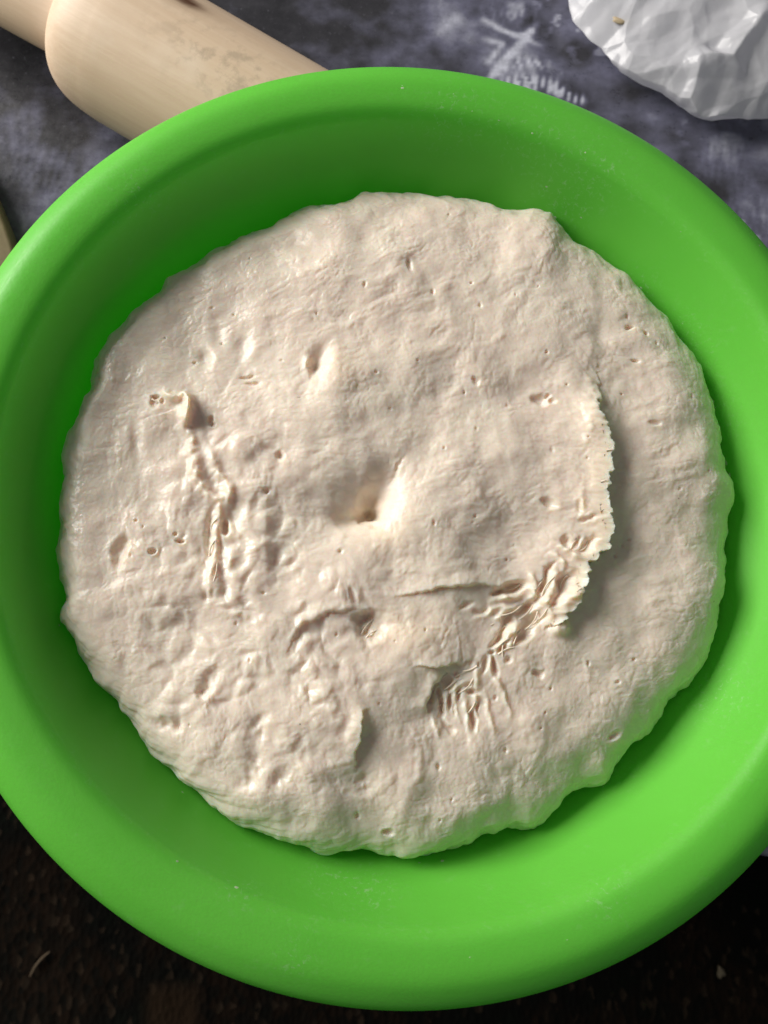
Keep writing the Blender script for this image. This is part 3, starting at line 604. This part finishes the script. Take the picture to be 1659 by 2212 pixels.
# ------------------------------------------------------------------ dried specks stuck to the bowl
def flakes(name, spots, mat, parent):
    V, F = [], []
    for (px, py, size) in spots:
        d = ray(np.array([px]), np.array([py]))[0]; t = np.linspace(0.1, 0.6, 3000); P = CAM + t[:, None] * d
        r_ = np.hypot(P[:, 0], P[:, 1])
        top = np.interp(r_, prof[:len(prof) // 2, 0], prof[:len(prof) // 2, 1])
        kk = np.argmax((P[:, 2] < top) & (r_ < 0.144)); c = P[kk]
        if kk == 0: continue
        rr_ = math.hypot(c[0], c[1]); e = 0.0008
        sl = (np.interp(rr_ + e, prof[:len(prof) // 2, 0], prof[:len(prof) // 2, 1]) - np.interp(rr_ - e, prof[:len(prof) // 2, 0], prof[:len(prof) // 2, 1])) / (2 * e)
        er = np.array([c[0] / rr_, c[1] / rr_, 0]); nn = np.array([-sl * er[0], -sl * er[1], 1]); nn /= np.linalg.norm(nn)
        t1 = np.array([er[0], er[1], sl]); t1 /= np.linalg.norm(t1); t2 = np.cross(nn, t1)
        m = 6; a0 = rng.uniform(0, 6.28); el = rng.uniform(.25, .9); b0 = len(V)
        for j in range(m):
            a = a0 + 2 * np.pi * j / m; q = size * rng.uniform(.6, 1.2)
            V.append(c + t1 * math.cos(a) * q * el + t2 * math.sin(a) * q - nn * 0.0001)
        V.append(c + nn * size * rng.uniform(.10, .22) + t2 * size * rng.uniform(-.3, .3))
        for j in range(m): F.append((b0 + j, b0 + (j + 1) % m, b0 + m))
    return mesh_np(name, V, F, mat, False, parent)
sp_ = [(1180, 403, .0012), (1173, 408, .0008), (1385, 622, .0014), (1380, 615, .0008), (1475, 700, .0009), (1255, 470, .0008), (1327, 1640, .0011), (1330, 1636, .0006), (1318, 1945, .0013), (630, 2072, .0013), (655, 2080, .0008), (382, 1860, .0010),
       (512, 1918, .0012), (820, 1925, .0006), (1015, 2068, .0006), (1225, 2030, .0009), (1300, 1690, .0006), (870, 190, .0012), (868, 185, .0008), (980, 203, .0008), (1020, 240, .0008), (1078, 260, .0008), (1150, 288, .0010), (1265, 330, .0009), (1290, 350, .0009), (1470, 500, .0008), (1640, 530, .0010), (690, 2055, .0006), (240, 1785, .0006)]
sp_ += [(1503, 796, .0016), (1508, 806, .0011), (1531, 850, .0013), (1538, 866, .0016), (1545, 880, .001), (1568, 1000, .0014), (1576, 1024, .0018), (1580, 1040, .0012), (1570, 1118, .0011), (1566, 1235, .0012), (1303, 1700, .0012), (1148, 1795, .0010), (955, 1860, .0012), (905, 1864, .0010), (1200, 470, .0012), (1208, 492, .0014), (395, 1712, .0010), (128, 1352, .0012)]
for k in range(50):                # scatter along the inner edge of the rim
    a = rng.uniform(0, 2 * np.pi); q = rng.normal(0, 1)
    if 2.4 < a < 4.0 and rng.uniform() < .7: continue
    r_ = 0.1245 + 0.003 * q if rng.uniform() < .65 else rng.uniform(.117, .137)
    P = np.array([r_ * math.cos(a), r_ * math.sin(a), np.interp(r_, prof[:len(prof) // 2, 0], prof[:len(prof) // 2, 1])])
    c = CAMR.T @ (P - CAM); f = 1106.0 / math.tan(VFOV / 2)
    sp_.append((829.5 + f * c[0] / -c[2], 1106.0 - f * c[1] / -c[2], abs(rng.normal(.00022, .00014)) + .0001))
M_FLAKE = mat_plain("dried_dough", (0.46, 0.62, 0.36), 0.7)
fl = flakes("dried_dough_specks", sp_, M_FLAKE, bowl); fl["kind"] = "stuff"

# ------------------------------------------------------------------ rolling pin
PR = 0.03096; PA = -0.53061
pin = bpy.data.objects.new("rolling_pin", None); col.objects.link(pin)
pin.location = (-0.0512, 0.16132, 0.0006); pin.rotation_euler = (0, 0, PA)
tag(pin, "pale turned wooden rolling pin with brown knot lying behind the bowl", "rolling pin")
X0, X1 = -0.0925, 0.125
def lathe_x(name, prof_xr, mat, cz, n=96):
    p = np.array(prof_xr, float); a = np.linspace(0, 2 * np.pi, n, endpoint=False)
    v = np.stack([np.repeat(p[:, 0:1], n, 1), p[:, 1:2] * np.cos(a), cz + p[:, 1:2] * np.sin(a)], -1).reshape(-1, 3)
    return mesh_np(name, v, grid_faces(len(p), n, True)[:, ::-1], mat, True, pin), v
body_p = [(X0 - .0005, 0.0005), (X0 - .0005, 0.0150), (X0, 0.0185), (X0 + .0015, 0.0222), (X0 + .0045, 0.0260), (X0 + .0095, 0.0287), (X0 + .016, 0.0302), (X0 + .025, PR)]
body_p = np.vstack([catmull(body_p, 5), [(xx, PR) for xx in np.linspace(X0 + .03, X1 - .012, 60)], catmull([(X1 - .008, PR - .0002), (X1 - .003, .0285), (X1, .024), (X1 + .0005, .0005)], 4)])
bo, bv = lathe_x("roller", body_p, M_WOOD, PR)
def to_pin(px, py, zz):
    P = on_z(np.array([px]), np.array([py]), zz)[0]; c, s_ = math.cos(-PA), math.sin(-PA); dx, dy = P[0] + .0512, P[1] - .16132
    return np.array([dx * c - dy * s_, dx * s_ + dy * c])
kn = to_pin(402, 6, 0.058); sm1 = to_pin(500, 165, 0.058); sm2 = to_pin(440, 110, 0.06)
ub = np.arctan2(bv[:, 1], bv[:, 2] - PR) * PR
def at(v_, c, sx, sy):
    cy_ = math.asin(np.clip(c[1] / PR, -1, 1)) * PR
    return np.exp(-0.5 * (((v_[:, 0] - c[0]) / sx) ** 2 + ((ub - cy_) / sy) ** 2))
attr(bo, "knot", np.clip(1.1 * at(bv, kn, .0042, .0018) + 0.35 * at(bv, kn + np.array([-.002, 0]), .009, .0028), 0, 1))
attr(bo, "smudge", np.clip(at(bv, sm1, .014, .008) + 0.5 * at(bv, sm2, .02, .01), 0, 1))
HR = 0.0172
hp = np.vstack([[(X0 + .001, .0005)], catmull([(X0 + .001, HR), (X0 - .006, HR), (X0 - .030, HR + .0006), (X0 - .060, HR + .0010), (X0 - .085, HR - .001), (X0 - .098, HR - .006), (X0 - .102, .0005)], 8)])
ho, hv = lathe_x("handle", hp[::-1], M_WOOD, PR, 64)
hp2 = np.vstack([[(X1 - .001, .0005)], catmull([(X1 - .001, HR), (X1 + .025, HR), (X1 + .055, HR + .001), (X1 + .072, HR - .004), (X1 + .078, .0005)], 8)])
ho2, hv2 = lathe_x("handle", hp2, M_WOOD, PR, 64)
for q, vv in ((ho, hv), (ho2, hv2)):
    attr(q, "knot", np.zeros(len(vv))); attr(q, "smudge", np.zeros(len(vv)))

# ------------------------------------------------------------------ crumpled bag
BO = [(1226, -40), (1229, 0), (1240, 42), (1268, 75), (1300, 103), (1318, 135), (1335, 152), (1365, 168), (1398, 186), (1430, 202), (1462, 228), (1500, 250), (1540, 262), (1600, 258), (1660, 251), (1740, 235)]
bz0 = 0.010
bp_ = on_z(np.array([p[0] for p in BO], float), np.array([p[1] for p in BO], float), bz0)[:, :2]
bc = np.array([0.185, 0.295])
extra = bc + np.array([(0.125 * math.cos(a) + .0, 0.105 * math.sin(a)) for a in np.radians([-10, 15, 40, 65, 90, 115, 140])])
allp = np.vstack([bp_, extra]) - bc
bt = np.mod(np.arctan2(allp[:, 1], allp[:, 0]), 2 * np.pi); bo_ = np.argsort(bt); bt = bt[bo_]; br = np.hypot(*allp.T)[bo_]
NB = 330
s, th = disc(NB); rho = s * (1.45 - 0.45 * s * s)
R_ = periodic(th, bt, br)
x = bc[0] + rho * R_ * np.cos(th); y = bc[1] + rho * R_ * np.sin(th)
hB = 0.0085 + 0.040 * np.clip(1 - rho ** 2.0, 0, 1) ** 0.80 * (0.85 + 0.4 * fbm(x * 9, y * 9, 400, 2))
px_, py_ = x + 0.006 * perlin(x * 40, y * 40, 402), y + 0.006 * perlin(x * 40, y * 40, 403)
fold = 0
for k in range(9):                 # crisp creases: tilted facets meeting along lines
    a = rng.uniform(0, np.pi); ph = rng.uniform(0, 1); wv = rng.uniform(.035, .09)
    tri = np.abs(((px_ * math.cos(a) + py_ * math.sin(a)) / wv + ph) % 1.0 - 0.5) * 2
    fold = fold + (tri - .5) * wv * 0.030 * smooth(-.2, .4, perlin(x * 14 + k, y * 14, 410 + k))
f1, f2, cid = worley(px_ * 22, py_ * 22, 420); g1, g2, cid = worley(px_ * 52 + 3, py_ * 52, 424)
e1, e2, cid = worley(px_ * 34 + 7, py_ * 34, 427)
fold = fold + 0.0035 * (e1 - .45) + 0.0065 * (f1 - .45) + 0.0042 * (g1 - .45) * smooth(-.3, .3, perlin(x * 20, y * 20, 430)) + 0.0006 * fbm(px_ * 90, py_ * 60, 431, 2)
hB = hB + fold * smooth(1.0, 0.90, rho)
for pts, wd, amp in [([(1555, 76), (1552, 132), (1545, 190), (1530, 244)], .0060, .0085), ([(1533, 225), (1570, 204), (1608, 180), (1660, 146)], .0028, .0055), ([(1595, 165), (1630, 150), (1665, 140)], .0025, .004),
                     ([(1557, 62), (1600, 62), (1628, 58), (1642, 22), (1662, 0)], .0030, .0065), ([(1350, 39), (1389, 124), (1467, 194)], .0045, .005), ([(1350, 39), (1440, 42), (1500, 50), (1555, 80)], .006, .004), ([(1500, 60), (1480, 120), (1500, 180)], .0035, .0035), ([(1240, 42), (1310, 30), (1355, 38)], .006, .003)]:
    P = on_z(np.array([p[0] for p in pts], float), np.array([p[1] for p in pts], float), 0.045)[:, :2]
    d, sd, t = dseg(px_, py_, P); hB = hB + amp * np.clip(1 - d / (wd * 2.2), 0, 1) * (0.3 + 0.7 * np.sin(np.pi * np.clip(t, .08, .92)))
zB = 0.0012 + np.maximum(hB, 0.0) + 0.0
zB = np.maximum(zB, 0.006)
crk = 1 + 0.014 * fbm(np.cos(th) * 5, np.sin(th) * 5, 440, 3) * smooth(.8, 1, rho)
x = bc[0] + (x - bc[0]) * crk; y = bc[1] + (y - bc[1]) * crk
vb = np.stack([x, y, zB], -1).reshape(-1, 3)
bi = np.concatenate([np.arange(NB) * NB, (NB - 1) * NB + np.arange(1, NB), (np.arange(NB - 2, -1, -1)) * NB + NB - 1, np.arange(NB - 2, 0, -1)])
rings = []
for sc_, zz in ((0.975, .0070), (.935, .0040), (.89, .0018), (.83, .0012), (.02, .0012)):
    q = vb[bi].copy(); q[:, 0] = bc[0] + (q[:, 0] - bc[0]) * sc_; q[:, 1] = bc[1] + (q[:, 1] - bc[1]) * sc_; q[:, 2] = np.minimum(zz, q[:, 2] * (zz / 0.0097)) if zz > .002 else zz; rings.append(q)
nb = len(bi); base = len(vb); idx = [bi] + [base + i * nb + np.arange(nb) for i in range(len(rings))]
fs = [np.stack([a, b, np.roll(b, -1), np.roll(a, -1)], -1) for a, b in zip(idx[:-1], idx[1:])]
bag = mesh_np("plastic_bag", np.vstack([vb] + rings), np.vstack([grid_faces(NB, NB), np.vstack(fs)]), M_BAG)
tag(bag, "crumpled white plastic bag lying on the dark oilcloth", "bag")

# ------------------------------------------------------------------ small things
def blob(name, c, a, b, hh, mat, label, cat, seed, rot=0.0):
    n, m = 9, 20; V = [(0, 0, hh)]; F = []
    for i in range(1, n):
        q = i / (n - 1) * math.pi / 2
        for j in range(m):
            t = 2 * math.pi * j / m; k = 1 + .22 * math.sin(3 * t + seed) + .12 * math.sin(5 * t + 2 * seed)
            V.append((a * math.sin(q) * k * math.cos(t), b * math.sin(q) * k * math.sin(t), hh * math.cos(q)))
    F = [(1 + (i) * m + j, 1 + (i + 1) * m + j, 1 + (i + 1) * m + (j + 1) % m, 1 + i * m + (j + 1) % m) for i in range(n - 2) for j in range(m)]
    o = mesh_np(name, V, F, mat, True); o.location = c; o.rotation_euler = (0, 0, rot)
    me = o.data; tr = mesh_np("tmp", V, [(0, 1 + j, 1 + (j + 1) % m) for j in range(m)], mat, True)
    import bmesh
    bm = bmesh.new(); bm.from_mesh(me); bm.from_mesh(tr.data); bmesh.ops.remove_doubles(bm, verts=bm.verts, dist=1e-6); bm.to_mesh(me); bm.free()
    bpy.data.objects.remove(tr)
    for p in me.polygons: p.use_smooth = True
    return tag(o, label, cat)
def surf_z(verts, P): return verts[np.argmin((verts[:, 0] - P[0]) ** 2 + (verts[:, 1] - P[1]) ** 2), 2]
P = on_z(np.array([1362.]), np.array([3.]), 0.030)[0]
blob("dried_dough_scrap", (P[0], P[1], surf_z(vb, P) - .0006), .0045, .0015, .0009, mat_plain("dry_crust", (0.50, 0.40, 0.26), 0.7), "dried yellowish dough scrap stuck on the white plastic bag", "dough scrap", 1.3, -0.2)
P = on_z(np.array([1555.]), np.array([2099.]), FLOOR)[0]
blob("crumb", (P[0], P[1], FLOOR + .0015), .0035, .0045, .003, mat_plain("crumb_brown", (0.16, 0.13, 0.08), 0.8), "small pale crumb lying on the dark carpet", "crumb", 2.1)
# straw on the carpet
a, b = on_z(np.array([68., 112.]), np.array([2106., 2052.]), FLOOR); nseg, m = 10, 6; V = []
for i in range(nseg + 1):
    t = i / nseg; c = a + (b - a) * t; rad = 0.0009 * (0.6 + 0.4 * math.sin(math.pi * t)); dv = (b - a) / np.linalg.norm(b - a); nv = np.array([-dv[1], dv[0], 0])
    for j in range(m):
        q = 2 * math.pi * j / m; V.append(c + nv * (rad * math.cos(q) + .002 * math.sin(3 * t)) + np.array([0, 0, .0042 + rad * math.sin(q) + .001 * t]))
st = mesh_np("straw", V, grid_faces(nseg + 1, m, True)[:, ::-1], mat_plain("straw_brown", (0.17, 0.12, 0.07), 0.7))
tag(st, "thin brown straw lying on the dark carpet", "straw")

# pale rounded board whose corner shows beside the bowl
e0 = on_z(np.array([0., 16., 35.]), np.array([452., 485., 528.]), 0.012)
cxb, cyb = e0[1, 0] - 0.0785, e0[1, 1] - 0.040
def rounded(n=80, a=0.088, b=0.10, pw=2.6):
    t = np.linspace(0, 2 * np.pi, n, endpoint=False); c, s_ = np.cos(t), np.sin(t)
    return np.stack([a * np.sign(c) * np.abs(c) ** (2 / pw), b * np.sign(s_) * np.abs(s_) ** (2 / pw)], -1)
o2 = rounded(); rot = math.radians(25); rm = np.array([[math.cos(rot), -math.sin(rot)], [math.sin(rot), math.cos(rot)]]); o2 = o2 @ rm.T
rings = []
for sc_, zz in ((.01, .0006), (.97, .0006), (.99, .0012), (1, .003), (1, .0105), (.99, .0126), (.975, .0132), (.01, .0132)):
    rings.append(np.column_stack([o2 * sc_, np.full(len(o2), zz)]))
vbod = np.vstack(rings)
# slide the board until its outline passes through the seen edge
tgt = e0[1, :2]; dirn = np.array([math.cos(math.radians(22)), math.sin(math.radians(22))])
kmx = o2[np.argmax(o2 @ dirn)]
brd = mesh_np("wooden_board", vbod, grid_faces(len(rings), len(o2), True)[:, ::-1], mat_plain("board_wood", (0.24, 0.19, 0.10), 0.6))
brd.location = (tgt[0] - kmx[0], tgt[1] - kmx[1], 0)
tag(brd, "pale wooden board with rounded edge beside the bowl and rolling pin", "board")
print("tris", sum(len(o.data.loops) - 2 * len(o.data.polygons) for o in sc.objects if o.type == 'MESH'))
